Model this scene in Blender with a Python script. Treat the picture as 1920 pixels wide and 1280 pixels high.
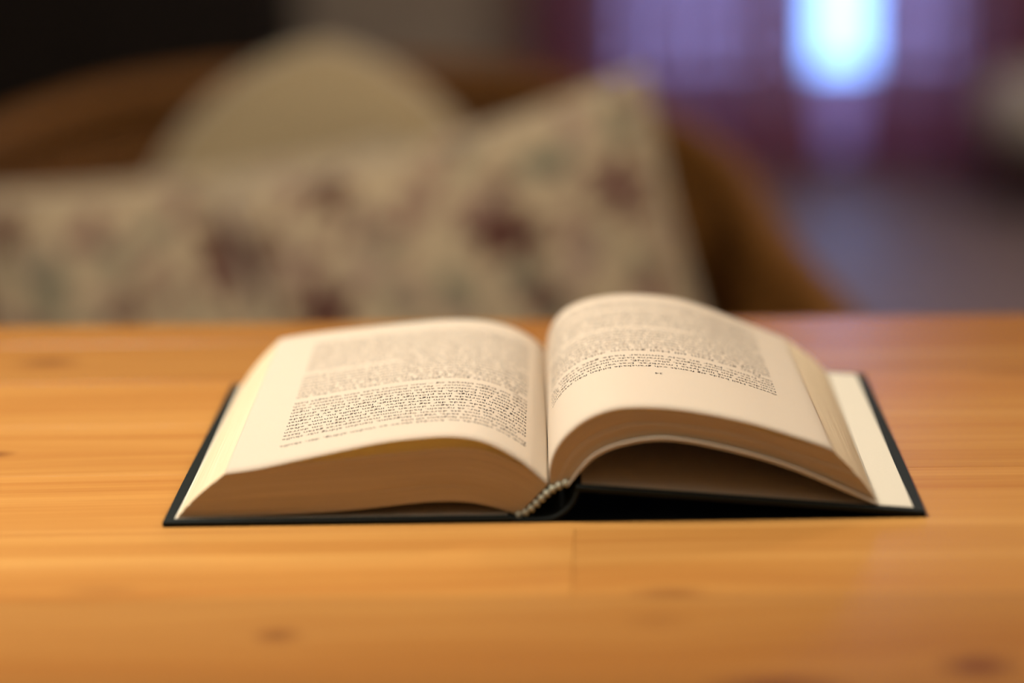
import bpy, bmesh, math, random
import numpy as np
from mathutils import Matrix, Vector

for o in list(bpy.data.objects):
    bpy.data.objects.remove(o, do_unlink=True)
scene = bpy.context.scene
COL = scene.collection
TZ = 0.74                       # table top height; the book's near cover edge lies on y = 0
rnd = random.Random(7)
nrs = np.random.RandomState(11)

# ------------------------------------------------------------------ camera
FPX = 85 / 36 * 1920
CAM = np.array([0.01696, -0.95214, 0.32481 + TZ])
PIT, ROLL, YAW = 0.253817, -0.023062, -0.029213
_cy, _sy = math.cos(YAW), math.sin(YAW)
FW = np.array([_sy * math.cos(PIT), _cy * math.cos(PIT), -math.sin(PIT)])
_rt = np.array([_cy, -_sy, 0.0]); _up = np.cross(_rt, FW)
RT = _rt * math.cos(ROLL) + _up * math.sin(ROLL)
UP = -_rt * math.sin(ROLL) + _up * math.cos(ROLL)


def ray(u, v):
    return FW * FPX + RT * (u - 960) + UP * (640 - v)


def at_y(u, v, y):
    d = ray(u, v); return CAM + d * ((y - CAM[1]) / d[1])


def at_z(u, v, z):
    d = ray(u, v); return CAM + d * ((z - CAM[2]) / d[2])


cam = bpy.data.cameras.new('camera'); camo = bpy.data.objects.new('camera', cam); COL.objects.link(camo)
cam.lens = 85; cam.sensor_width = 36; cam.clip_start = 0.05; cam.clip_end = 60
camo.matrix_world = Matrix(((RT[0], UP[0], -FW[0], CAM[0]), (RT[1], UP[1], -FW[1], CAM[1]),
                            (RT[2], UP[2], -FW[2], CAM[2]), (0, 0, 0, 1)))
cam.dof.use_dof = True
cam.dof.focus_distance = float(np.dot(at_z(1760, 884, TZ) - CAM, FW))
cam.dof.aperture_fstop = 2.15
scene.camera = camo

# ------------------------------------------------------------------ world, lamps, exposure
w = bpy.data.worlds.new('world'); scene.world = w; w.use_nodes = True
bg = w.node_tree.nodes['Background']
bg.inputs['Color'].default_value = (0.22, 0.42, 1.0, 1); bg.inputs['Strength'].default_value = 7.0


def lamp(name, kind, loc, energy, color, **kw):
    l = bpy.data.lights.new(name, kind); l.energy = energy; l.color = color
    for k, v in kw.items(): setattr(l, k, v)
    o = bpy.data.objects.new(name, l); o.location = loc; COL.objects.link(o); return o


# the pendant lamp hanging over the table, above the frame
lamp('pendant_light', 'POINT', (-0.44, 0.09, TZ + 0.86), 53, (1.0, 0.925, 0.80), shadow_soft_size=0.12)
# unseen fill lamp, added to brighten the deep room and right-facing slopes
lamp('room_fill', 'POINT', (1.5, 2.1, 2.3), 62, (1.0, 0.84, 0.68), shadow_soft_size=0.2)
p = lamp('window_portal', 'AREA', (0.53, 4.86, 1.2), 1, (1, 1, 1), shape='RECTANGLE', size=1.0, size_y=2.0)
p.rotation_euler = (math.radians(-90), 0, 0); p.data.cycles.is_portal = True

vs = scene.view_settings
vs.view_transform = 'Standard'; vs.look = 'None'; vs.exposure = 0.0; vs.gamma = 1.0; vs.use_curve_mapping = False


# ------------------------------------------------------------------ helpers
def tag(o, label=None, cat=None, group=None, kind=None):
    if label: o['label'] = label
    if cat: o['category'] = cat
    if group: o['group'] = group
    if kind: o['kind'] = kind
    return o


def empty(name, loc=(0, 0, 0)):
    o = bpy.data.objects.new(name, None); o.location = loc; o.empty_display_size = 0.05
    COL.objects.link(o); return o


def link(name, me, mat, parent=None, loc=None, smooth=False):
    o = bpy.data.objects.new(name, me); COL.objects.link(o)
    if mat and not me.materials: me.materials.append(mat)
    if parent: o.parent = parent
    if loc is not None: o.location = loc
    if smooth: me.polygons.foreach_set('use_smooth', [True] * len(me.polygons))
    return o


def from_py(name, V, F, mat, parent=None, smooth=False, loc=None):
    me = bpy.data.meshes.new(name); me.from_pydata([tuple(map(float, v)) for v in V], [], F); me.update()
    return link(name, me, mat, parent, loc, smooth)


def box_mesh(name, x0, x1, y0, y1, z0, z1, bev=0.0, seg=2):
    bm = bmesh.new(); bmesh.ops.create_cube(bm, size=1)
    for v in bm.verts:
        v.co = Vector(((x0 + x1) / 2 + v.co.x * (x1 - x0), (y0 + y1) / 2 + v.co.y * (y1 - y0), (z0 + z1) / 2 + v.co.z * (z1 - z0)))
    if bev: bmesh.ops.bevel(bm, geom=bm.edges[:], offset=bev, segments=seg, affect='EDGES', profile=0.5)
    me = bpy.data.meshes.new(name); bm.to_mesh(me); bm.free(); return me


def box(name, x0, x1, y0, y1, z0, z1, mat, parent=None, bev=0.0, seg=2):
    return link(name, box_mesh(name, x0, x1, y0, y1, z0, z1, bev, seg), mat, parent)


def tube(path, rad, n=8, closed=False):
    """vertices and faces of a round tube along a path"""
    P = np.array(path, float); m = len(P); V = []; F = []
    for i in range(m):
        if closed: t = P[(i + 1) % m] - P[i - 1]
        else: t = P[min(i + 1, m - 1)] - P[max(i - 1, 0)]
        t /= np.linalg.norm(t) + 1e-12
        a = np.array([0, 0, 1.0]) if abs(t[2]) < 0.9 else np.array([1.0, 0, 0])
        b = np.cross(t, a); b /= np.linalg.norm(b); c = np.cross(b, t)
        r = rad[i] if hasattr(rad, '__len__') else rad
        for k in range(n):
            an = 2 * math.pi * k / n
            V.append(P[i] + r * (math.cos(an) * b + math.sin(an) * c))
    for i in range(m if closed else m - 1):
        j = (i + 1) % m
        for k in range(n):
            q = (k + 1) % n
            F.append((i * n + k, i * n + q, j * n + q, j * n + k))
    if not closed:
        F.append(tuple(range(n))[::-1]); F.append(tuple((m - 1) * n + k for k in range(n)))
    return V, F


def lathe(prof, n=24):
    V = []; F = []; m = len(prof)
    for r, z in prof:
        for k in range(n):
            a = 2 * math.pi * k / n; V.append((r * math.cos(a), r * math.sin(a), z))
    for i in range(m - 1):
        for k in range(n):
            q = (k + 1) % n; F.append((i * n + k, i * n + q, (i + 1) * n + q, (i + 1) * n + k))
    F.append(tuple(range(n))[::-1]); F.append(tuple((m - 1) * n + k for k in range(n)))
    return V, F


def spline(P, n):
    """natural cubic spline through P resampled at n points of equal arc length"""
    P = np.array(P, float)
    d = np.sqrt(np.linalg.norm(np.diff(P, axis=0), axis=1)); t = np.concatenate([[0], np.cumsum(d)])
    m = len(t); h = np.diff(t); A = np.eye(m); R = np.zeros_like(P)
    for i in range(1, m - 1):
        A[i, i - 1] = h[i - 1]; A[i, i] = 2 * (h[i - 1] + h[i]); A[i, i + 1] = h[i]
        R[i] = 6 * ((P[i + 1] - P[i]) / h[i] - (P[i] - P[i - 1]) / h[i - 1])
    M = np.linalg.solve(A, R)
    q = np.linspace(0, t[-1], 600); k = np.clip(np.searchsorted(t, q, side='right') - 1, 0, m - 2)
    hk = h[k][:, None]; a = (t[k + 1] - q)[:, None]; b = (q - t[k])[:, None]
    C = M[k] * a ** 3 / (6 * hk) + M[k + 1] * b ** 3 / (6 * hk) + (P[k] / hk - M[k] * hk / 6) * a + (P[k + 1] / hk - M[k + 1] * hk / 6) * b
    s = np.concatenate([[0], np.cumsum(np.linalg.norm(np.diff(C, axis=0), axis=1))])
    g = np.linspace(0, s[-1], n)
    return np.stack([np.interp(g, s, C[:, c]) for c in range(P.shape[1])], 1)


# ------------------------------------------------------------------ materials
class NT:
    def __init__(self, name):
        self.m = bpy.data.materials.new(name); self.m.use_nodes = True
        self.t = self.m.node_tree; self.b = self.t.nodes['Principled BSDF']; self.out = self.t.nodes['Material Output']

    def n(self, typ, **kw):
        nd = self.t.nodes.new(typ)
        for k, v in kw.items():
            if k.startswith('i_'): nd.inputs[k[2:].replace('_', ' ')].default_value = v
            else: setattr(nd, k, v)
        return nd

    def l(self, a, b): self.t.links.new(a, b)

    def math(self, op, a, b=None, c=None, clamp=False):
        nd = self.n('ShaderNodeMath', operation=op, use_clamp=clamp)
        for i, x in enumerate((a, b, c)):
            if x is None: continue
            if isinstance(x, (int, float)): nd.inputs[i].default_value = x
            else: self.l(x, nd.inputs[i])
        return nd.outputs[0]

    def mix(self, fac, a, b, typ='MIX'):
        nd = self.n('ShaderNodeMix', data_type='RGBA', blend_type=typ)
        for s, x in ((nd.inputs[0], fac), (nd.inputs[6], a), (nd.inputs[7], b)):
            if isinstance(x, (int, float)): s.default_value = x
            elif isinstance(x, tuple): s.default_value = x if len(x) == 4 else (*x, 1)
            else: self.l(x, s)
        return nd.outputs[2]

    def ramp(self, fac, stops):
        nd = self.n('ShaderNodeValToRGB'); e = nd.color_ramp.elements
        while len(e) < len(stops): e.new(0.5)
        for x, (p, c) in zip(e, stops): x.position = p; x.color = (*c, 1) if len(c) == 3 else c
        self.l(fac, nd.inputs[0]); return nd.outputs[0]

    def noise(self, vec, scale, detail=3, rough=0.5, dist=0.0):
        nd = self.n('ShaderNodeTexNoise'); nd.inputs['Scale'].default_value = scale; nd.inputs['Detail'].default_value = detail
        nd.inputs['Roughness'].default_value = rough; nd.inputs['Distortion'].default_value = dist
        if vec is not None: self.l(vec, nd.inputs['Vector'])
        return nd.outputs['Fac']

    def mapping(self, vec, scale=(1, 1, 1), loc=(0, 0, 0)):
        nd = self.n('ShaderNodeMapping'); nd.inputs['Scale'].default_value = scale; nd.inputs['Location'].default_value = loc
        self.l(vec, nd.inputs['Vector']); return nd.outputs[0]

    def bump(self, h, strength=0.3, dist=0.001):
        nd = self.n('ShaderNodeBump'); nd.inputs['Strength'].default_value = strength; nd.inputs['Distance'].default_value = dist
        self.l(h, nd.inputs['Height']); self.l(nd.outputs[0], self.b.inputs['Normal'])


def plain(name, col, rough=0.6, scale=40, var=0.12, spec=0.4, bump=0.15, dist=0.001, metal=0.0):
    """a plain surface with slight mottling"""
    g = NT(name); tc = g.n('ShaderNodeTexCoord'); f = g.noise(tc.outputs['Object'], scale, 4, 0.6)
    lo = tuple(c * (1 - var) for c in col); hi = tuple(min(1, c * (1 + var)) for c in col)
    g.l(g.ramp(f, [(0.3, lo), (0.7, hi)]), g.b.inputs['Base Color'])
    g.b.inputs['Roughness'].default_value = rough; g.b.inputs['Specular IOR Level'].default_value = spec; g.b.inputs['Metallic'].default_value = metal
    if bump: g.bump(f, bump, dist)
    return g.m


def pine_material():
    g = NT('varnished_pine'); geo = g.n('ShaderNodeNewGeometry'); oi = g.n('ShaderNodeObjectInfo')
    sep = g.n('ShaderNodeSeparateXYZ'); g.l(geo.outputs['Position'], sep.inputs[0])
    X, Y = sep.outputs[0], sep.outputs[1]
    # knots (photo pixel, half width, half depth, darkness)
    knots = [((95, 679), .018, .013, .55), ((518, 1192), .0085, .0075, .62), ((1262, 1112), .016, .0075, .42), ((1230, 1162), .012, .010, .16),
             ((1835, 1246), .014, .012, .85), ((1450, 1288), .022, .012, .80), ((-10, 852), .010, .006, .6), ((190, 1108), .016, .008, .18), ((1890, 700), .02, .01, .2)]
    wob = g.noise(g.mapping(geo.outputs['Position'], (30, 60, 1)), 1.0, 2)
    wv = g.math('MULTIPLY', g.math('SUBTRACT', wob, 0.5), 0.9)
    ksum = None; bend = None
    for (uv, rx, ry, dk) in knots:
        q = at_z(*uv, TZ)
        dx = g.math('DIVIDE', g.math('SUBTRACT', X, float(q[0])), rx); dy = g.math('DIVIDE', g.math('SUBTRACT', Y, float(q[1])), ry)
        d2 = g.math('ADD', g.math('MULTIPLY', dx, dx), g.math('MULTIPLY', dy, dy))
        r = g.math('SQRT', d2); r = g.math('ADD', r, wv)
        a = g.math('MULTIPLY', g.math('SUBTRACT', 1.25, r, clamp=True), dk, clamp=True)
        ksum = a if ksum is None else g.math('ADD', ksum, a)
        # growth lines flow round the knot
        fall = g.math('DIVIDE', g.math('MULTIPLY', dy, ry * 0.9), g.math('ADD', g.math('MULTIPLY', d2, 0.35), 1.0))
        bend = fall if bend is None else g.math('ADD', bend, fall)
    yb = g.math('SUBTRACT', Y, bend)
    comb = g.n('ShaderNodeCombineXYZ'); g.l(X, comb.inputs[0]); g.l(yb, comb.inputs[1]); g.l(g.math('MULTIPLY', oi.outputs['Random'], 7.0), comb.inputs[2])
    V = comb.outputs[0]
    broad = g.noise(g.mapping(V, (1.2, 26, 1)), 1.0, 3, 0.55, 0.3)
    ring = g.noise(g.mapping(V, (1.6, 120, 1)), 1.0, 3, 0.6, 0.2)
    fine = g.noise(g.mapping(V, (9, 900, 1)), 1.0, 2, 0.6)
    c = g.ramp(broad, [(0.28, (0.46, 0.198, 0.046)), (0.5, (0.54, 0.258, 0.066)), (0.72, (0.62, 0.325, 0.094))])
    c = g.mix(g.math('MULTIPLY', g.ramp(ring, [(0.42, (0, 0, 0)), (0.72, (1, 1, 1))]), 0.42), c, (0.37, 0.125, 0.024))
    c = g.mix(g.math('MULTIPLY', g.ramp(fine, [(0.45, (0, 0, 0)), (0.75, (1, 1, 1))]), 0.30), c, (0.34, 0.125, 0.028))
    c = g.mix(1.0, c, oi.outputs['Color'], 'MULTIPLY')     # tone per board; the near boards include light falloff
    c = g.mix(g.math('MINIMUM', ksum, 0.92), c, (0.13, 0.035, 0.012))
    g.l(c, g.b.inputs['Base Color'])
    g.b.inputs['Roughness'].default_value = 0.25; g.b.inputs['Specular IOR Level'].default_value = 0.30
    g.bump(fine, 0.12, 0.0004)
    return g.m


def sheet_material(name, col, trans=0.3):
    g = NT(name); tc = g.n('ShaderNodeTexCoord'); f = g.noise(tc.outputs['Object'], 900, 3, 0.6)
    c = g.ramp(f, [(0.3, tuple(x * 0.965 for x in col)), (0.7, col)])
    df = g.n('ShaderNodeBsdfDiffuse'); tr = g.n('ShaderNodeBsdfTranslucent'); mx = g.n('ShaderNodeMixShader'); mx.inputs[0].default_value = trans
    g.l(c, df.inputs[0]); tr.inputs[0].default_value = (col[0] * 1.0, col[1] * 0.80, col[2] * 0.40, 1)
    g.l(df.outputs[0], mx.inputs[1]); g.l(tr.outputs[0], mx.inputs[2]); g.l(mx.outputs[0], g.out.inputs[0])
    g.t.nodes.remove(g.b)
    return g.m


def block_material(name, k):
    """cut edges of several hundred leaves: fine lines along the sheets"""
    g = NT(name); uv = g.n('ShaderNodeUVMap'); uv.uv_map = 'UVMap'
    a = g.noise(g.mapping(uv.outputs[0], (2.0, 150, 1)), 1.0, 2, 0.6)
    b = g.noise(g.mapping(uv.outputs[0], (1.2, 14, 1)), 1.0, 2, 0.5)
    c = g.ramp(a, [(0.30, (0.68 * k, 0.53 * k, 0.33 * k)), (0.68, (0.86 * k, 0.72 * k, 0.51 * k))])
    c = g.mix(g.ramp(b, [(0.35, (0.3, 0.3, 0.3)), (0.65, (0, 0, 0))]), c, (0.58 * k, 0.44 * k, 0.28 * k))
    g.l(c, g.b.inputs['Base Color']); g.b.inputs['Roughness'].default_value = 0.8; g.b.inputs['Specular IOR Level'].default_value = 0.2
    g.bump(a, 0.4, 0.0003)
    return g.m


def cloth_material(name, col, scale=1200, rough=0.6, bump=0.25, spec=0.3):
    """woven book cloth or upholstery: crossed threads"""
    g = NT(name); tc = g.n('ShaderNodeTexCoord')
    wx = g.n('ShaderNodeTexWave', wave_type='BANDS', bands_direction='X'); wy = g.n('ShaderNodeTexWave', wave_type='BANDS', bands_direction='Y')
    for x in (wx, wy):
        x.inputs['Scale'].default_value = scale / 6; x.inputs['Distortion'].default_value = 0.6; g.l(tc.outputs['Object'], x.inputs['Vector'])
    h = g.math('MULTIPLY', wx.outputs['Fac'], wy.outputs['Fac'])
    g.l(g.ramp(h, [(0.0, tuple(c * 0.75 for c in col)), (0.8, col)]), g.b.inputs['Base Color'])
    g.b.inputs['Roughness'].default_value = rough; g.b.inputs['Specular IOR Level'].default_value = spec
    g.bump(h, bump, 0.0003); return g.m


def print_material():
    """cushion cover: the printed flowers come from the colour attribute, threads and mottling from nodes"""
    g = NT('floral_cotton'); at = g.n('ShaderNodeAttribute'); at.attribute_name = 'print'
    tc = g.n('ShaderNodeTexCoord'); f = g.noise(tc.outputs['Object'], 260, 3, 0.6)
    c = g.mix(1.0, at.outputs['Color'], g.ramp(f, [(0.3, (0.9, 0.9, 0.9)), (0.7, (1, 1, 1))]), 'MULTIPLY')
    g.l(c, g.b.inputs['Base Color']); g.b.inputs['Roughness'].default_value = 0.85; g.b.inputs['Specular IOR Level'].default_value = 0.15
    g.bump(f, 0.3, 0.001); return g.m


def curtain_material():
    """burgundy voile with a lattice of thin open spots"""
    g = NT('burgundy_voile'); uv = g.n('ShaderNodeUVMap'); uv.uv_map = 'UVMap'
    sp = g.n('ShaderNodeSeparateXYZ'); g.l(uv.outputs[0], sp.inputs[0])
    def cell(s, per): return g.math('ABSOLUTE', g.math('SUBTRACT', g.math('FRACT', g.math('DIVIDE', s, per)), 0.5))
    cx = cell(sp.outputs[0], 0.064); cy = cell(sp.outputs[1], 0.078)
    d = g.math('ADD', g.math('POWER', g.math('DIVIDE', cx, 0.26), 2.0), g.math('POWER', g.math('DIVIDE', cy, 0.26), 2.0))
    spot = g.math('SUBTRACT', 1.0, g.math('SMOOTH_MIN', d, 1.0, 0.2), clamp=True)
    spot = g.math('GREATER_THAN', spot, 0.05)
    nz = g.noise(uv.outputs[0], 60, 3)
    col = g.ramp(nz, [(0.3, (0.24, 0.062, 0.068)), (0.7, (0.31, 0.088, 0.095))])
    df = g.n('ShaderNodeBsdfDiffuse'); tl = g.n('ShaderNodeBsdfTranslucent'); tp = g.n('ShaderNodeBsdfTransparent')
    g.l(col, df.inputs[0]); tl.inputs[0].default_value = (0.36, 0.165, 0.145, 1); tp.inputs[0].default_value = (0.95, 0.46, 0.50, 1)
    m1 = g.n('ShaderNodeMixShader'); m1.inputs[0].default_value = 0.5; g.l(df.outputs[0], m1.inputs[1]); g.l(tl.outputs[0], m1.inputs[2])
    m2 = g.n('ShaderNodeMixShader'); g.l(g.math('ADD', g.math('MULTIPLY', spot, 0.36), 0.008), m2.inputs[0]); g.l(m1.outputs[0], m2.inputs[1]); g.l(tp.outputs[0], m2.inputs[2])
    g.l(m2.outputs[0], g.out.inputs[0]); g.t.nodes.remove(g.b); return g.m


def glass_material():
    g = NT('door_glass'); tp = g.n('ShaderNodeBsdfTransparent'); gl = g.n('ShaderNodeBsdfGlossy'); gl.inputs['Roughness'].default_value = 0.02
    fr = g.n('ShaderNodeFresnel'); fr.inputs[0].default_value = 1.45; mx = g.n('ShaderNodeMixShader')
    g.l(fr.outputs[0], mx.inputs[0]); g.l(tp.outputs[0], mx.inputs[1]); g.l(gl.outputs[0], mx.inputs[2]); g.l(mx.outputs[0], g.out.inputs[0])
    g.t.nodes.remove(g.b); return g.m


def floor_material():
    g = NT('grey_floor'); tc = g.n('ShaderNodeTexCoord'); a = g.noise(g.mapping(tc.outputs['Object'], (6, 1, 1)), 3, 4, 0.6)
    g.l(g.ramp(a, [(0.3, (0.22, 0.165, 0.160)), (0.7, (0.29, 0.220, 0.215))]), g.b.inputs['Base Color'])
    g.b.inputs['Roughness'].default_value = 0.55; g.b.inputs['Specular IOR Level'].default_value = 0.2; g.bump(a, 0.1, 0.001); return g.m


def wicker_material():
    g = NT('brown_wicker'); oi = g.n('ShaderNodeTexCoord'); a = g.noise(g.mapping(oi.outputs['Object'], (60, 60, 120)), 1, 3, 0.6)
    g.l(g.ramp(a, [(0.3, (0.105, 0.038, 0.005)), (0.7, (0.165, 0.064, 0.009))]), g.b.inputs['Base Color'])
    g.b.inputs['Roughness'].default_value = 0.55; g.b.inputs['Specular IOR Level'].default_value = 0.3; g.bump(a, 0.2, 0.001); return g.m


def reflection_panel_material():
    """white lower panel of the door, tinted and translucent to imitate a bright reflection"""
    g = NT('reflection_panel'); tc = g.n('ShaderNodeTexCoord'); f = g.noise(tc.outputs['Object'], 80, 3)
    tl = g.n('ShaderNodeBsdfTranslucent'); mx = g.n('ShaderNodeMixShader'); mx.inputs[0].default_value = 0.28
    g.l(g.ramp(f, [(0.3, (0.72, 0.70, 0.70)), (0.7, (0.80, 0.78, 0.78))]), g.b.inputs['Base Color']); g.b.inputs['Roughness'].default_value = 0.45
    tl.inputs[0].default_value = (0.95, 0.62, 0.75, 1)
    g.l(g.b.outputs[0], mx.inputs[1]); g.l(tl.outputs[0], mx.inputs[2]); g.l(mx.outputs[0], g.out.inputs[0]); return g.m


M = {
    'panel_reflection': reflection_panel_material(),
    'pine': pine_material(), 'sheet': sheet_material('book_paper', (0.88, 0.82, 0.71), 0.46), 'edges': block_material('head_edge_shaded', 0.74),  # head-edge copy is darker: the near face's shade put into its colour
    'ends': sheet_material('endpaper', (0.66, 0.60, 0.49), 0.02), 'cloth': cloth_material('dark_book_cloth', (0.011, 0.015, 0.014), 2600, 0.65, 0.25, 0.15),
    'fore': block_material('fore_edge', 1.0), 'ink': plain('black_ink', (0.018, 0.016, 0.015), 0.7, 50, 0.1, 0.1, 0), 'thread': plain('headband_thread', (0.47, 0.47, 0.37), 0.7, 900, 0.15, 0.2, 0.3, 0.0003),
    'floral': print_material(), 'cream': cloth_material('cream_cotton', (0.41, 0.31, 0.175), 700, 0.85, 0.3, 0.15), 'piping': plain('cream_piping', (0.40, 0.33, 0.24), 0.8, 200),
    'wicker': wicker_material(), 'seat': cloth_material('brown_seat_cloth', (0.13, 0.055, 0.018), 500, 0.8), 'curtain': curtain_material(), 'glass': glass_material(),
    'white': plain('white_paint', (0.80, 0.78, 0.77), 0.4, 20, 0.05), 'wall': plain('taupe_wall_paint', (0.36, 0.31, 0.255), 0.85, 8, 0.06, 0.2, 0.1, 0.002),
    'ceiling': plain('white_ceiling_paint', (0.6, 0.57, 0.52), 0.9, 10, 0.04, 0.2), 'floor': floor_material(),
    'black': plain('black_brown_veneer', (0.012, 0.008, 0.006), 0.6, 30, 0.25, 0.2), 'brass': plain('brass', (0.45, 0.30, 0.10), 0.35, 60, 0.1, 0.5, 0.05, 0.001, 1.0),
    'stool': cloth_material('pale_grey_felt', (0.62, 0.58, 0.52), 600, 0.9), 'snow': plain('pale_terrace', (0.80, 0.82, 0.86), 0.9, 3, 0.05, 0.2),
    'darkwood': plain('dark_stained_wood', (0.05, 0.022, 0.012), 0.5, 40, 0.3),
}

# ------------------------------------------------------------------ the room
XL, XR, YF, YB, ZC = -2.7, 2.3, -2.6, 4.78, 2.5
DX0, DX1, DZ = 0.03, 1.00, 2.12           # opening of the glazed door in the back wall


def struct(o): o['kind'] = 'structure'; return o


struct(box('floor', XL - .1, XR + .1, YF - .1, YB + .1, -0.1, 0, M['floor']))
struct(box('ceiling', XL - .1, XR + .1, YF - .1, YB + .1, ZC, ZC + .1, M['ceiling']))
struct(box('wall_left', XL - .1, XL, YF, YB, 0, ZC, M['wall']))
struct(box('wall_right', XR, XR + .1, YF, YB, 0, ZC, M['wall']))
struct(box('wall_front', XL - .1, XR + .1, YF - .1, YF, 0, ZC, M['wall']))
wb = bmesh.new()
for (a, b, c, d) in ((XL - .1, DX0, 0, ZC), (DX1, XR + .1, 0, ZC), (DX0, DX1, DZ, ZC)):
    r = bmesh.ops.create_cube(wb, size=1)
    for v in r['verts']: v.co = Vector(((a + b) / 2 + v.co.x * (b - a), YB + .06 + v.co.y * .12, (c + d) / 2 + v.co.z * (d - c)))
me = bpy.data.meshes.new('wall_back'); wb.to_mesh(me); wb.free(); struct(link('wall_back', me, M['wall']))
struct(box('baseboard_back', XL, DX0 - .07, YB - .015, YB, 0, .09, M['white'], bev=.003))
struct(box('ground', XL - 4, XR + 4, YB + .13, YB + 14, -0.14, -0.04, M['snow']))

door = struct(empty('door_1', ((DX0 + DX1) / 2, YB + .05, 0)))
door['label'] = 'white glazed double door behind the burgundy curtains'


def dbox(name, x0, x1, z0, z1, mat, t=.022, parent=door, yo=0.0, bev=.003):
    return box(name, x0 - (DX0 + DX1) / 2, x1 - (DX0 + DX1) / 2, -t + yo, t + yo, z0, z1, mat, parent, bev)


dbox('door_frame', DX0, DX0 + .03, 0, DZ, M['white'], .05); dbox('door_frame', DX1 - .03, DX1, 0, DZ, M['white'], .05)
dbox('door_frame', DX0 + .03, DX1 - .03, DZ - .03, DZ, M['white'], .05); dbox('threshold', DX0 + .03, DX1 - .03, 0, .02, M['darkwood'], .05)
mid = 0.485
for (a, b) in ((DX0 + .03, mid), (mid, DX1 - .03)):
    dbox('stile', a, a + .045, .02, DZ - .03, M['white']); dbox('stile', b - .045, b, .02, DZ - .03, M['white'])
    dbox('rail', a + .045, b - .045, DZ - .10, DZ - .03, M['white'])
    pn = dbox('lower_panel', a + .045, b - .045, .02, .23, M['panel_reflection'], .004, bev=0)
    dbox('glass_pane', a + .045, b - .045, .23, DZ - .10, M['glass'], .003, bev=0)
hv, hf = tube([(0, 0, 0), (0, -.045, 0), (.03, -.05, 0), (.11, -.05, 0)], .009)
from_py('door_handle', hv, hf, M['brass'], door, True, (mid + .022 - (DX0 + DX1) / 2, -.02, 1.02))


def curtain(name, x0, x1, label, seed, waves, side):
    root = empty(name, ((x0 + x1) / 2, 4.6, 0.0)); r = random.Random(seed)
    ph = r.random() * 6; nx, nz = 220, 40; V = []; F = []; UV = []
    z0, z1 = 0.02, 2.26; cx = (x0 + x1) / 2; arc = 0; prev = None
    for i in range(nx):
        s = i / (nx - 1); x = x0 + (x1 - x0) * s - cx
        a = ph + s * waves * 2 * math.pi + 1.1 * math.sin(2.1 * s * math.pi + seed)
        yb = 0.024 * math.sin(a) + 0.006 * math.sin(2.3 * a + 1)
        if prev is not None: arc += math.hypot(x - prev[0], yb - prev[1])
        prev = (x, yb)
        for j in range(nz):
            t = j / (nz - 1)
            g_ = side * .034 * max(0.0, 1 - t / .10) ** .5 * math.exp(-abs(x - (x1 - cx if side > 0 else x0 - cx)) / .15)
            g_ += side * .058 * max(0.0, (t - .2) / .8) * (i / (nx - 1) if side > 0 else 1 - i / (nx - 1)) ** 2
            V.append((x + g_ + 0.006 * math.sin(a * .7 + t * 3), yb * (1.1 - 0.35 * t), z0 + (z1 - z0) * t)); UV.append((arc, (z1 - z0) * t))
    for i in range(nx - 1):
        for j in range(nz - 1): F.append((i * nz + j, (i + 1) * nz + j, (i + 1) * nz + j + 1, i * nz + j + 1))
    o = from_py('curtain_cloth', V, F, M['curtain'], root, True)
    ul = o.data.uv_layers.new(name='UVMap')
    for lp in o.data.loops: ul.data[lp.index].uv = UV[lp.vertex_index]
    o = from_py('hem', *tube([(V[i * nz][0], V[i * nz][1], z0 + .004) for i in range(0, nx, 2)], .004, 5), M['curtain_hem'], root, True)
    n = 9
    for k in range(n):
        x = x0 + (x1 - x0) * (k + .5) / n - cx
        an = np.linspace(0, 2 * math.pi, 18, endpoint=False)
        from_py('curtain_ring', *tube([(x, .021 * math.cos(q), 2.29 + .021 * math.sin(q)) for q in an], .003, 6, True), M['brass'], root, True)
    tag(root, label, 'curtain'); return root


M['curtain_hem'] = plain('burgundy_hem', (0.22, 0.035, 0.055), 0.8, 200)
curtain('curtain', -0.10, 0.556, 'burgundy voile curtain between the taupe wall and the bright gap', 3, 4.5, 1)
curtain('curtain', 0.684, 1.32, 'burgundy voile curtain hanging behind the pale footstool', 5, 4.5, -1)
rod = empty('curtain_rod', (0.6, 4.6, 2.30)); tag(rod, 'brass curtain rod over the glazed door', 'curtain rod')
from_py('rod', *tube([(-.85, 0, 0), (.85, 0, 0)], .011, 12), M['brass'], rod, True)
for sx in (-.85, .85):
    V, F = lathe([(.004, -.02), (.018, -.012), (.022, 0), (.018, .012), (.004, .02)], 14)
    o = from_py('finial', V, F, M['brass'], rod, True, (sx, 0, 0)); o.rotation_euler = (0, math.pi / 2, 0)
for sx in (-.78, .78): box('bracket', sx - .008, sx + .008, 0, YB - 4.6, -.012, .004, M['brass'], rod, .002)

# dark cabinet against the back wall
cb = empty('cabinet', (-1.25, 4.5, 0)); tag(cb, 'black-brown cabinet standing against the taupe wall behind the wicker armchair', 'cabinet')
box('body', -.62, .62, -.22, .26, .08, 1.16, M['black'], cb, .004); box('top', -.65, .65, -.25, .27, 1.16, 1.19, M['black'], cb, .004)
box('plinth', -.58, .58, -.19, .24, 0, .08, M['black'], cb)
for i in range(3):
    a = -.61 + i * .407; d = box('door', a, a + .40, -.242, -.222, .10, 1.14, M['black'], cb, .003)
    V, F = lathe([(.004, 0), (.005, .012), (.012, .018), (.012, .024), (.006, .028)], 14)
    k = from_py('knob', V, F, M['brass'], d, True, (a + .36, -.242, .75)); k.rotation_euler = (math.pi / 2, 0, 0)

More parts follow.
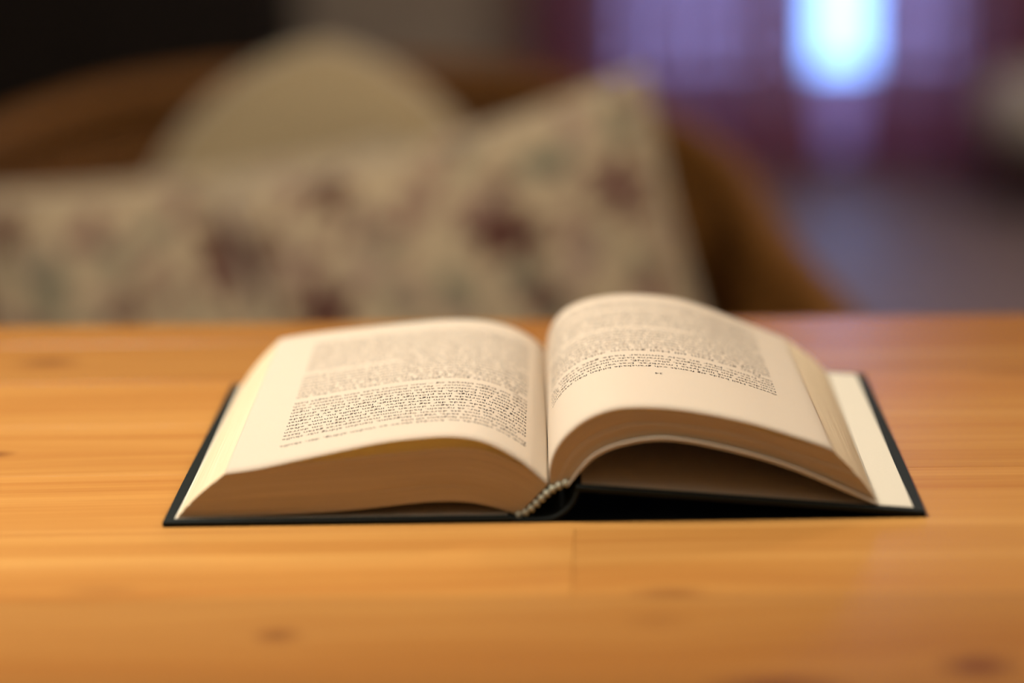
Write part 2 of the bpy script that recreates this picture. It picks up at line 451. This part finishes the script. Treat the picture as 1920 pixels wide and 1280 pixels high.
# footstool in front of the right curtain
q = at_y(1935, 178, 4.2)
fs = empty('footstool', (float(q[0]) + .10, 4.2, 0)); tag(fs, 'pale grey footstool on dark legs in front of the burgundy curtain', 'footstool')
V, F = lathe([(.02, .165), (.17, .166), (.20, .18), (.21, .22), (.205, .26), (.18, .29), (.10, .303), (.01, .306)], 36)
from_py('seat_pad', V, F, M['stool'], fs, True)
V, F = lathe([(.19, .13), (.195, .135), (.195, .16), (.19, .166)], 36); from_py('seat_frame', V, F, M['darkwood'], fs)
V, F = lathe([(.011, 0), (.014, .02), (.019, .13)], 12)
lm = None
for sx in (-1, 1):
    for sy in (-1, 1):
        o = from_py('leg', V, F, M['darkwood'], fs, True, (sx * .12, sy * .12, 0)) if lm is None else link('leg', lm, M['darkwood'], fs, (sx * .12, sy * .12, 0))
        lm = o.data

# ------------------------------------------------------------------ wicker armchair
CX, CYC, CR = -0.24, 1.25, 0.42
pl = [(CX - .49, .82), (CX - .475, 1.0), (CX - .44, 1.15)]
for k in range(1, 18):
    a = math.pi - math.pi * k / 18; pl.append((CX + CR * math.cos(a), CYC + CR * math.sin(a)))
pl += [(CX + .44, 1.15), (CX + .475, 1.0), (CX + .49, .82)]
plan = spline(pl, 181)
RIMY = [.80, 1.0, 1.2, 1.4, 1.5, 1.6, 1.68]; RIMZ = [.530, .560, .592, .630, .650, .672, .682]
rimz = np.interp(plan[:, 1], RIMY, RIMZ)
tn = np.gradient(plan, axis=0); tn /= np.linalg.norm(tn, axis=1)[:, None]; nrm = np.stack([tn[:, 1], -tn[:, 0]], 1)   # points inwards
ch = empty('wicker_armchair', (CX, 1.2, 0)); tag(ch, 'brown wicker tub armchair holding the floral cushions beyond the table', 'armchair')
off = np.array([CX, 1.2, 0])
ROWS, ZB = 58, 0.10


def shell_point(i, f):
    """point of the wicker wall: f = 0 at its foot, 1 at the rim; the wall leans in a little towards its foot"""
    z = ZB + (rimz[i] - ZB) * f; b = plan[i] + nrm[i] * 0.07 * (1 - f) ** 1.3
    return np.array([b[0], b[1], z])


V = []; F = []
for r in range(ROWS):
    f = (r + .5) / ROWS; path = []
    for i in range(0, 181):
        P = shell_point(i, f); wv = 0.0032 * math.cos(math.pi * i / 1.5 + math.pi * (r % 2)); P[:2] += nrm[i] * wv; path.append(P - off)
    v, fc = tube(path, .0062, 5); b = len(V); V += v; F += [tuple(x + b for x in q) for q in fc]
tag(from_py('wicker_weave', V, F, M['wicker'], ch, True), kind='stuff')
V = []; F = []
for i in range(0, 181, 3):
    v, fc = tube([shell_point(i, f) - off for f in np.linspace(0, 1, 7)], .0045, 5); b = len(V); V += v; F += [tuple(x + b for x in q) for q in fc]
tag(from_py('wicker_stakes', V, F, M['wicker'], ch, True), kind='stuff')
V, F = tube([np.array([plan[i][0], plan[i][1], rimz[i] + .004]) - off for i in range(0, 181, 2)], .021, 12); from_py('rim', V, F, M['wicker'], ch, True)
V, F = tube([shell_point(i, 0) - off for i in range(0, 181, 2)], .016, 10); from_py('base_hoop', V, F, M['wicker'], ch, True)
for i in (0, 180):
    V, F = tube([np.array([plan[i][0], plan[i][1], z]) - off for z in np.linspace(0.0, rimz[i], 8)], .019, 10); from_py('arm_post', V, F, M['wicker'], ch, True)
box('seat_deck', -.40, .40, -.36, .30, .15, .19, M['wicker'], ch, .01)
V, F = tube([(-.46, -.37, .17), (.46, -.37, .17)], .018, 10); from_py('front_bar', V, F, M['wicker'], ch, True)
V, F = lathe([(.014, 0), (.018, .01), (.022, .16)], 12)
for (x, y) in ((-.24, .33), (.24, .33)): from_py('leg', V, F, M['wicker'], ch, True, (x, y, 0))


# ------------------------------------------------------------------ cushions
def cushion_mesh(w_, h_, t_, N=90, expo=0.42, round_=0.0, pinch=0.06, seed=1):
    g = np.linspace(-1, 1, N); r = np.random.RandomState(seed); ph = r.rand(8) * 6
    V = []; F = []; outline = []
    def pt(u, v, side):
        x = u * (1 - pinch * (1 - v * v)); y = v * (1 - pinch * (1 - u * u))
        if round_:
            k = (1 - round_) + round_ * math.sqrt(max(0.0, 1 - 0.5 * v * v)); x *= k
            k = (1 - round_) + round_ * math.sqrt(max(0.0, 1 - 0.5 * u * u)); y *= k
        q = max(0.0, (1 - u * u) * (1 - v * v))
        z = t_ / 2 * q ** expo * (1 + .05 * math.sin(3 * u + ph[0]) * math.sin(2.6 * v + ph[1]) + .03 * math.sin(9 * u + 5 * v + ph[2]) * (u * u + v * v))
        return (x * w_ / 2, y * h_ / 2, side * z)
    idx = {}
    for s in (1, -1):
        for i in range(N):
            for j in range(N):
                if s == -1 and (i in (0, N - 1) or j in (0, N - 1)): idx[s, i, j] = idx[1, i, j]; continue
                idx[s, i, j] = len(V); V.append(pt(g[i], g[j], s))
    for s in (1, -1):
        for i in range(N - 1):
            for j in range(N - 1):
                q = (idx[s, i, j], idx[s, i + 1, j], idx[s, i + 1, j + 1], idx[s, i, j + 1]); F.append(q if s == 1 else q[::-1])
    ring = [(i, 0) for i in range(N)] + [(N - 1, j) for j in range(1, N)] + [(i, N - 1) for i in range(N - 2, -1, -1)] + [(0, j) for j in range(N - 2, 0, -1)]
    outline = [V[idx[1, i, j]] for i, j in ring[::2]]
    return V, F, outline


def cushion(name, cen, roll, lean, w_, h_, t_, mat, label, seed, yaw=0.0, flowers=None, **kw):
    root = empty(name, tuple(map(float, cen)))
    # local x = right, local y = up the cushion, local z = towards the viewer
    R = Matrix.Rotation(yaw, 4, 'Z') @ Matrix.Rotation(math.radians(90) - lean, 4, 'X') @ Matrix.Rotation(roll, 4, 'Z')
    root.rotation_euler = R.to_euler()
    V, F, ol = cushion_mesh(w_, h_, t_, seed=seed, **kw)
    o = from_py('cushion_cover', V, F, mat, root, True)
    v, f = tube(ol, .0055, 6, True); from_py('piping', v, f, M['piping'], root, True)
    if flowers is not None:
        Mi = (Matrix.Translation(Vector(tuple(map(float, cen)))) @ R).inverted()
        fl = []
        for (u, vv, rad, kind) in flowers:
            d = Vector(ray(u, vv)); a = Mi @ Vector(CAM); b = (Mi.to_3x3() @ d)
            t = (t_ * 0.35 - a.z) / b.z; P = a + b * t; fl.append((P.x, P.y, rad, kind))
        r = random.Random(seed)
        for _ in range(160):
            fl.append((r.uniform(-w_ / 2, w_ / 2), r.uniform(-h_ / 2, h_ / 2), r.uniform(.007, .015), r.choice(['leaf', 'bud', 'pink', 'bud'])))
        A = np.array(V); C = np.tile(np.array([0.44, 0.335, 0.21]), (len(A), 1))
        cols = {'rose': ((.105, .038, .028), (.065, .020, .015)), 'leaf': ((.205, .185, .125), (.150, .138, .092)), 'bud': ((.26, .155, .115), (.185, .090, .068)), 'pink': ((.34, .24, .18), (.28, .175, .13))}
        for (fx, fy, fr, kind) in fl:
            dx, dy = A[:, 0] - fx, A[:, 1] - fy; d = np.hypot(dx, dy); th = np.arctan2(dy, dx); ph = r.random() * 6
            n = {'rose': 5, 'leaf': 2, 'bud': 3, 'pink': 5}[kind]
            edge = fr * (0.80 + 0.28 * np.cos(n * th + ph))
            a = np.clip((edge - d) / (0.0035), 0, 1)[:, None]
            k = (0.5 + 0.5 * np.cos(d / fr * 9 + 2 * np.sin(th * 2 + ph)))[:, None]
            C = C * (1 - a) + a * (np.array(cols[kind][0]) * k + np.array(cols[kind][1]) * (1 - k))
        ca = o.data.color_attributes.new('print', 'FLOAT_COLOR', 'POINT')
        ca.data.foreach_set('color', np.concatenate([C, np.ones((len(C), 1))], 1).astype('f').ravel())
    tag(root, label, 'cushion'); return root


seat_top = .30
sc = empty('seat_cushion', (CX, 1.16, .19)); tag(sc, 'brown seat cushion lying in the wicker armchair', 'cushion')
box('cushion_cover', -.375, .375, -.36, .30, .0, .108, M['seat'], sc, .035, 4)
box('piping', -.380, .380, -.365, .305, .052, .058, M['seat'], sc, .002, 1)

P = at_y(-22, 352, 1.27)
cushion('floral_cushion', (P[0] + .20, 1.215, P[2] - .155), math.radians(6), math.radians(18), .40, .355, .12, M['floral'],
        'cream floral cushion behind the tilted one, level in the wicker armchair', 4, flowers=[
            (425, 455, .034, 'rose'), (440, 525, .026, 'rose'), (450, 375, .020, 'leaf'), (240, 580, .024, 'rose'),
            (95, 540, .030, 'leaf'), (5, 430, .026, 'rose'), (295, 430, .019, 'leaf'), (350, 380, .022, 'bud'), (165, 440, .026, 'bud'), (215, 480, .018, 'leaf'), (330, 560, .018, 'bud'),
            (520, 400, .018, 'pink'), (40, 500, .018, 'leaf')])
P = at_y(1202, 152, 1.135)
rl = math.radians(15); s = .19
cushion('floral_cushion', (P[0] - s * math.cos(rl) + s * math.sin(rl), 1.085, P[2] - s * math.sin(rl) - s * math.cos(rl) * .93), rl, math.radians(16), .38, .38, .13, M['floral'],
        'square cream floral cushion tilted on its corner against the wicker arm', 9, flowers=[
            (1155, 340, .030, 'rose'), (1180, 385, .020, 'rose'), (930, 430, .032, 'rose'), (985, 455, .026, 'rose'), (880, 400, .018, 'bud'), (1020, 305, .024, 'leaf'), (935, 350, .018, 'rose'),
            (1015, 560, .030, 'leaf'), (1020, 562, .020, 'rose'), (860, 550, .022, 'leaf'), (1080, 430, .018, 'bud'), (1100, 480, .020, 'pink'), (800, 340, .018, 'bud'), (1240, 430, .014, 'pink'),
            (1220, 540, .022, 'bud'), (1080, 240, .018, 'pink'), (1150, 210, .016, 'leaf'), (770, 400, .02, 'bud'), (615, 362, .024, 'rose'), (610, 585, .034, 'rose'), (560, 490, .018, 'pink'),
            (690, 420, .022, 'bud'), (690, 510, .020, 'pink'), (760, 560, .020, 'leaf'), (480, 470, .024, 'rose'), (480, 540, .02, 'rose')])
P = at_y(592, 92, 1.40)
cushion('plain_cushion', (P[0], 1.40, P[2] - .18), math.radians(44), math.radians(12), .335, .335, .12, M['cream'],
        'plain cream cushion standing behind the two floral ones', 5, round_=0.80, pinch=0.0)

# ------------------------------------------------------------------ pine table
ta = empty('pine_table', (0, 0, 0)); tag(ta, 'varnished pine table with glued boards carrying the open book', 'table')
ta.rotation_euler = (0, 0, math.radians(-0.8))
TX0, TX1, TH = -0.80, 0.86, 0.028
seams = [.3455, .304, .226, .148, .070, -.008, -.086, -.164, -.242, -.320, -.398]
TONE = [.68, .70, .90, .92, 1.0, .97, .70, .60, .9, .9]  # dark far boards are darker wood; dark near boards have light falloff painted in
for k in range(len(seams) - 1):
    y1, y0 = seams[k], seams[k + 1]
    cuts = [TX0, TX1]
    if k == 5: cuts = [TX0, .0135, TX1]
    if k in (2, 8): cuts = [TX0, -.47, TX1]
    for a, b in zip(cuts[:-1], cuts[1:]):
        o = box('plank', a + .00008, b - .00008, y0 + .00006, y1 - .00006, TZ - TH, TZ, M['pine'], ta,   .00014 if k else .0006, 1)
        t = TONE[k] * (0.94 if (k == 5 and b == TX1) else 1.0); o.color = (t, t ** 1.25, t ** 1.5, 1)
box('apron', TX0 + .08, TX1 - .08, seams[-1] + .05, seams[-1] + .07, TZ - .115, TZ - TH, M['pine'], ta, .002)
box('apron', TX0 + .08, TX1 - .08, .255, .275, TZ - .115, TZ - TH, M['pine'], ta, .002)
box('apron', TX0 + .06, TX0 + .08, seams[-1] + .05, .275, TZ - .115, TZ - TH, M['pine'], ta, .002)
box('apron', TX1 - .08, TX1 - .06, seams[-1] + .05, .275, TZ - .115, TZ - TH, M['pine'], ta, .002)
for x in (TX0 + .05, TX1 - .11):
    for y in (seams[-1] + .035, .235): box('leg', x, x + .06, y, y + .06, 0, TZ - TH, M['pine'], ta, .004)

# ------------------------------------------------------------------ the open book (millimetres in the lists, metres in the meshes)
BK = empty('open_book', (0, 0, TZ)); tag(BK, 'open hardback book with cream pages and a dark cover lying on the pine table', 'book')
Y0, Y1, HB = 0.004, 0.211, 0.215
LN = [(2.6, 15.2), (-1.2, 18.7), (-7.7, 24.6), (-16.4, 30.5), (-25.2, 34.5), (-36.1, 36.4), (-47.2, 36.2), (-64.9, 34.4), (-82.7, 31.0), (-100.6, 27.3), (-118.6, 23.6), (-132.0, 21.8)]
LF = [(-.6, 16.5), (-2.0, 19.6), (-6.4, 24.2), (-14.2, 29.2), (-22.1, 32.1), (-32.7, 34.2), (-45.9, 34.9), (-59.2, 34.3), (-80.5, 32.5), (-101.8, 30.4), (-123.2, 27.9), (-132.6, 26.2)]
RN = [(2.9, 15.2), (3.4, 21.6), (4.9, 27.4), (7.9, 33.1), (12.4, 38.1), (19.0, 43.0), (27.9, 46.6), (36.6, 47.8), (49.8, 47.4), (62.9, 45.6), (84.8, 40.7), (102.3, 35.1), (117.7, 29.4), (121.2, 27.3)]
RF = [(-.3, 16.5), (0.0, 19.5), (1.4, 26.8), (5.9, 35.7), (15.1, 42.1), (28.3, 45.4), (41.5, 46.2), (57.3, 44.9), (73.1, 41.2), (88.8, 34.9), (104.7, 28.3), (117.9, 22.9)]
LB = [(-10.2, 1.8), (-17.0, 4.6), (-28.1, 7.5), (-39.2, 8.4), (-48.0, 8.2), (-59.2, 7.2), (-70.4, 6.0), (-83.8, 4.8), (-101.7, 3.9), (-126.3, 3.2), (-152.7, 2.8)]
RB = [(10.9, 15.2), (14.3, 19.4), (18.8, 24.4), (25.4, 29.2), (36.5, 32.9), (49.7, 34.3), (62.9, 32.7), (84.8, 27.3), (106.8, 19.6), (128.9, 9.5), (138.9, 5.2)]
NS = 121
cLN, cLF, cRN, cRF, cLB, cRB = [spline(a, NS) / 1000 for a in (LN, LF, RN, RF, LB, RB)]


def lift(c, amt, a, b):
    """lower a curve by amt (m) between the fractions a and b"""
    s = np.linspace(0, 1, NS); k = np.clip((s - a) / (b - a), 0, 1); d = c.copy(); d[:, 1] -= amt * np.sin(math.pi * k) ** 1.3; return d


bLN = lift(cLN, .0056, .0, .86); bLN[:, 1] -= .0002
bLF = lift(cLF, .0012, .0, .9); bLF[:, 1] -= .0002
bRN = lift(cRN, .0008, 0, .75); bRN = lift(bRN, .0016, .64, .96); bRN[:, 0] += .0003 * np.linspace(1, 0, NS); bRN[:, 1] -= .0002
bRF = lift(cRF, .0008, 0, .9); bRF[:, 0] += .0003 * np.linspace(1, 0, NS); bRF[:, 1] -= .0002


def page_block(name, topN, topF, bot, flip, seed, foreN=None):
    """the leaves of one half, as layers between the lower and the upper curve"""
    NTL, NY = 48, 5; r = np.random.RandomState(seed); V = []; F = []; UV = []
    jit = r.uniform(-1, 1, NTL + 1); jit2 = r.uniform(-1, 1, NTL + 1); sid = np.linspace(0, 1, NS)
    def P(s, t, y):
        f = (y - Y0) / (Y1 - Y0); tp = topN[s] * (1 - f) + topF[s] * f; k = t / NTL
        q = bot[s] * (1 - k) + tp * k
        # the stack fans out: a slight belly along the fore-edge
        fe = max(0.0, (sid[s] - .8) / .2)
        q = q + np.array([(1 if flip else -1) * (fe * (.0014 * math.sin(math.pi * k) + .00012 * jit2[t])), 0])
        return q
    def grid(pts, uv, nu, nv, rev):
        b = len(V); V.extend(pts); UV.extend(uv)
        for i in range(nu - 1):
            for j in range(nv - 1):
                q = (b + i * nv + j, b + (i + 1) * nv + j, b + (i + 1) * nv + j + 1, b + i * nv + j + 1); F.append(q[::-1] if rev else q)
    def yy(y, t, near):
        k = t / NTL; e = .00014 * jit[t]
        if flip and .4 < k < .55: e -= .0003
        return y + (e if near else -e)
    ss = range(0, NS, 1); ts = range(NTL + 1); ys = np.linspace(Y0, Y1, NY)
    Yat = lambda y, t: yy(y, t, True) if y == ys[0] else (yy(y, t, False) if y == ys[-1] else y)
    for y, rv in ((ys[0], not flip), (ys[-1], flip)):
        grid([(P(s, t, y)[0], Yat(y, t), P(s, t, y)[1]) for s in ss for t in ts], [(sid[s], t / NTL) for s in ss for t in ts], NS, NTL + 1, not rv)
    for t, rv in ((0, flip), (NTL, not flip)):
        grid([(P(s, t, y)[0], Yat(y, t), P(s, t, y)[1]) for s in ss for y in ys], [(sid[s], t / NTL) for s in ss for y in ys], NS, NY, not rv)
    for s, rv in ((0, not flip), (NS - 1, flip)):
        grid([(P(s, t, y)[0], Yat(y, t), P(s, t, y)[1]) for t in ts for y in ys], [(y * 4, t / NTL) for t in ts for y in ys], NTL + 1, NY, rv)
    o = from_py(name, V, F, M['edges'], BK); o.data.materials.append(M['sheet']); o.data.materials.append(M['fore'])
    nside = 2 * (NS - 1) * NTL + (NS - 1) * (NY - 1)
    for k in range(nside, nside + (NS - 1) * (NY - 1)): o.data.polygons[k].material_index = 1      # the topmost leaf shows its face
    for k in range(len(F) - NTL * (NY - 1), len(F)): o.data.polygons[k].material_index = 2      # fore-edge
    ul = o.data.uv_layers.new(name='UVMap')
    for lp in o.data.loops: ul.data[lp.index].uv = UV[lp.vertex_index]
    bm = bmesh.new(); bm.from_mesh(o.data); bmesh.ops.remove_doubles(bm, verts=bm.verts, dist=1e-6); bmesh.ops.recalc_face_normals(bm, faces=bm.faces); bm.to_mesh(o.data); bm.free()
    return o


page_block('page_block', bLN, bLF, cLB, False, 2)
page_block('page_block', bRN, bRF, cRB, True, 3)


def leaf(cN, cF):
    NY = 24; V = []; F = []; th = .00009
    for side in (0, 1):
        for i in range(NS):
            for j in range(NY):
                f = j / (NY - 1); q = cN[i] * (1 - f) + cF[i] * f; V.append((q[0], Y0 - .0002 + f * (Y1 - Y0 + .0004), q[1] - th * side))
    n1 = NS * NY
    for i in range(NS - 1):
        for j in range(NY - 1):
            q = (i * NY + j, (i + 1) * NY + j, (i + 1) * NY + j + 1, i * NY + j + 1); F.append(q); F.append(tuple(x + n1 for x in q[::-1]))
    for j in range(NY - 1):
        for i in (0, NS - 1): F.append((i * NY + j, i * NY + j + 1, n1 + i * NY + j + 1, n1 + i * NY + j))
    for i in range(NS - 1):
        for j in (0, NY - 1): F.append((i * NY + j, (i + 1) * NY + j, n1 + (i + 1) * NY + j, n1 + i * NY + j))
    o = from_py('page', V, F, M['sheet'], BK, True)
    bm = bmesh.new(); bm.from_mesh(o.data); bmesh.ops.recalc_face_normals(bm, faces=bm.faces); bm.to_mesh(o.data); bm.free()
    return o


pgL = leaf(cLN, cLF); pgR = leaf(cRN, cRF)


# printed text: flat lettering laid on the curved sheet
def print_page(cN, cF, lines, parent, outer_first, smin, smax):
    LnN = np.linalg.norm(np.diff(cN, axis=0), axis=1).sum(); LnF = np.linalg.norm(np.diff(cF, axis=0), axis=1).sum(); Lp = (LnN + LnF) / 2
    gi = np.linspace(0, 1, NS)
    dN = np.gradient(cN, axis=0); dF = np.gradient(cF, axis=0)
    AV = []; AF = []
    width = Lp - smin - smax
    for (txt, y, mode) in lines:
        cu = bpy.data.curves.new('line', 'FONT'); cu.body = txt; cu.size = 0.0039; cu.resolution_u = 1; cu.fill_mode = 'FRONT'
        to = bpy.data.objects.new('line', cu); COL.objects.link(to)
        me = to.to_mesh(); n = len(me.vertices); co = np.empty(n * 3, 'f'); me.vertices.foreach_get('co', co); co = co.reshape(-1, 3)
        pol = [tuple(p_.vertices) for p_ in me.polygons]; to.to_mesh_clear(); bpy.data.objects.remove(to); bpy.data.curves.remove(cu)
        tx, ty = co[:, 0].copy(), co[:, 1]; wd = tx.max()
        ind = .005 if mode == 'indent' else 0.0
        if mode in ('full', 'indent'): tx *= (width - ind) / wd
        else: tx *= .93
        if mode == 'centre': tx += (width - tx.max()) / 2
        tx += ind
        # distance from the gutter along the sheet
        s = (Lp - smax - tx) if outer_first else (smin + tx)
        yy_ = y - ty; f = (yy_ - Y0) / (Y1 - Y0); g = s / Lp
        q = np.stack([(np.interp(g, gi, cN[:, c]) * (1 - f) + np.interp(g, gi, cF[:, c]) * f) for c in range(2)], 1)
        d = np.stack([(np.interp(g, gi, dN[:, c]) * (1 - f) + np.interp(g, gi, dF[:, c]) * f) for c in range(2)], 1)
        d /= np.linalg.norm(d, axis=1)[:, None]; nn = np.stack([-d[:, 1], d[:, 0]], 1); nn *= np.sign(nn[:, 1:2] + 1e-9)
        q = q + nn * .00006; b = len(AV)
        AV += [(a[0], yv, a[1]) for a, yv in zip(q, yy_)]; AF += [tuple(x + b for x in p_) for p_ in pol]
    o = from_py('printed_text', AV, AF, M['ink'], parent); o['label'] = 'black printed text in upside-down rows'; o['kind'] = 'stuff'


WORDS = ('och att det som en han hon var inte med den till hade för sig av men skulle om så ett när mot från henne honom hade nu där efter över under rummet dörren huset tiden handen ögonen rösten '
         'stod satt gick kom såg sade tänkte väntade kände mellan alltid aldrig redan genom kvällen natten bordet lampan fönstret gatan vägen svaret frågan tystnaden långsamt plötsligt försiktigt '
         'började lyfte öppnade vände skrev läste minnet ljuset vinden regnet trappan korridoren nyckeln papperet bilden orden någon ingen något').split()


def filler(n):
    s = ''
    while len(s) < n - 3:
        wd = rnd.choice(WORDS); s += (' ' if s else '') + wd + (',' if rnd.random() < .06 else ('.' if rnd.random() < .05 else ''))
    return s


LSP = .00470
known = {10: ('ett samtal från DARPA. Kanske hade de glömt det helt, men ingen', 'full'), 11: ('hade bett dem fortfarande att bli underrättade. Han försökte också', 'full'),
         12: ('ringa till Maggie Connor – för att framföra sina kondoleanser och', 'full'), 13: ('fråga hur Dylan klarade sig – men numret hade varit upptaget hela', 'full'),
         14: ('tiden.', 'left'), 15: ('Jake stirrade genom glasväggen som skilde honom från den', 'indent'), 16: ('väldiga salen i CNE. Det var här Dave och Joe tillverkade', 'full'),
         17: ('allt de hade tänkt fram, samtidigt som Kristen', 'full')}
lines = []
for k in range(35):
    t, m = known.get(k, (filler(63), 'full'))
    if k in (2, 24): m = 'indent'
    if k in (1, 23): t, m = filler(40), 'left'
    lines.append((t, .0300 + k * LSP, m))
print_page(cLN, cLF, lines, pgL, False, .0125, .0205)
known = {0: ('Överste Hall böjde sig framåt och granskade bilden från satelliten.', 'full'), 1: ('Hundratals små ljus lyste i mörkret. Det var helt stilla därute,', 'full'),
         2: ('men under den kallades det, eller CNE, som inrättats under åren', 'full'), 3: ('nästan tre decennier tidigare. Dörrarna hade stått öppna sedan dess', 'full'),
         4: ('för henne. Mer än tolv timmar hade gått sedan de', 'full'), 5: ('talade.', 'left'), 6: ('Han gick fram till Hall genom dubbeldörren', 'indent')}
lines = [('34', .0610, 'centre')]
for k in range(27):
    t, m = known.get(k, (filler(63), 'full'))
    if k in (16, 24): m = 'indent'
    if k in (15, 23): t, m = filler(24), 'left'
    lines.append((t, .0725 + k * LSP, m))
print_page(cRN, cRF, lines, pgR, True, .0125, .0185)


# covers
def board(x0, z0, x1, z1, th, name='cover_board'):
    """flat board whose top runs from (x0, z0) at the hinge to (x1, z1) at the fore-edge"""
    L = math.hypot(x1 - x0, z1 - z0); me = box_mesh(name, 0, L, 0, HB, -th, 0, .0006, 2)
    o = link(name, me, M['cloth'], BK, (x0, 0, z0)); o.rotation_euler = (0, -math.atan2(z1 - z0, x1 - x0), 0)
    if x1 < x0: o.rotation_euler = (0, math.atan2(z1 - z0, x0 - x1), 0); o.data.transform(Matrix.Scale(-1, 4, (1, 0, 0))); o.data.flip_normals()
    sg = 1 if x1 > x0 else -1
    a, b = sorted((sg * .002, sg * (L - .0048)))
    e = box('endpaper', a, b, .0035, HB - .0035, .00004, .00022, M['ends'], o)
    return o


board(-.0125, .0024, -.1585, .0024, .0023)
board(.0145, .0156, .1585, .0026, .0023)
# dark sheet added on the table in place of the shade under the lifted board
from_py('shade_sheet', [(x, y, z) for x in (.001, .1588) for y in (.0002, HB - .0002) for z in (.0001, .0005)],
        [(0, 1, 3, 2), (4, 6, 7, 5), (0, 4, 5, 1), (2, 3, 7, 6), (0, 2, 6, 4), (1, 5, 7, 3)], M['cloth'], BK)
# stiff flyleaf under the right half of the pages
V = []; F = []
fl_t = np.interp(np.linspace(0, 1, NS), [0, .1, .9, 1], [.0004, .0013, .0012, .0005])
for i in range(NS):
    n_ = np.gradient(cRB, axis=0)[i]; n_ = np.array([-n_[1], n_[0]]) / np.linalg.norm(n_)
    for (k, y) in ((0, Y0 - .0022), (1, Y0 - .0022), (1, Y1), (0, Y1)):
        q = cRB[i] - n_ * .0002 + n_ * fl_t[i] * k; V.append((q[0], y, q[1]))
for i in range(NS - 1):
    for k in range(4): F.append((i * 4 + k, i * 4 + (k + 1) % 4, (i + 1) * 4 + (k + 1) % 4, (i + 1) * 4 + k))
F += [(3, 2, 1, 0), tuple((NS - 1) * 4 + k for k in range(4))]
o = from_py('flyleaf', V, F, M['ends'], BK, False)
# spine: curved cloth-covered strip between the two hinges
sp_ = spline([(-13.5, 1.3), (-8, .9), (-2, .8), (4, 1.5), (9, 4.2), (13, 8.6), (15.2, 14.4)], 24) / 1000
V = []; F = []
tg = np.gradient(sp_, axis=0); tg /= np.linalg.norm(tg, axis=1)[:, None]; nm = np.stack([-tg[:, 1], tg[:, 0]], 1)
for i in range(24):
    for (o_, y) in ((.0007, 0.0), (-.0007, 0.0), (-.0007, HB), (.0007, HB)):
        q = sp_[i] + nm[i] * o_; V.append((q[0], y, q[1]))
for i in range(23):
    for k in range(4): F.append((i * 4 + k, i * 4 + (k + 1) % 4, (i + 1) * 4 + (k + 1) % 4, (i + 1) * 4 + k))
F += [(0, 1, 2, 3), (95, 94, 93, 92)]
from_py('spine', V, F, M['cloth'], BK, True)
# headband: a row of thread stitches over a cord along the head of the spine
hb = spline([(-9.8, 2.2), (-6.4, 3.6), (-2.8, 6.7), (.8, 10.4), (4.6, 13.5), (10.0, 15.9)], 33) / 1000
V, F = tube([(q[0], Y0 - .0003, q[1]) for q in hb], .0007, 8); hbo = from_py('headband', V, F, M['thread'], BK, True)
hbo['label'] = 'pale stitched headband at the head of the spine'
bm = bmesh.new(); bmesh.ops.create_uvsphere(bm, u_segments=10, v_segments=6, radius=.0016); stm = bpy.data.meshes.new('stitch'); bm.to_mesh(stm); bm.free()
stm.materials.append(M['thread']); stm.polygons.foreach_set('use_smooth', [True] * len(stm.polygons))
for k in range(9):
    q = hb[k * 4]; t = hb[min(32, k * 4 + 1)] - hb[max(0, k * 4 - 1)]
    o = link('stitch', stm, None, hbo, (q[0], Y0 - .0009, q[1])); o.scale = (.80, 1.05, 1.05); o.rotation_euler = (0, -math.atan2(t[1], t[0]), 0)
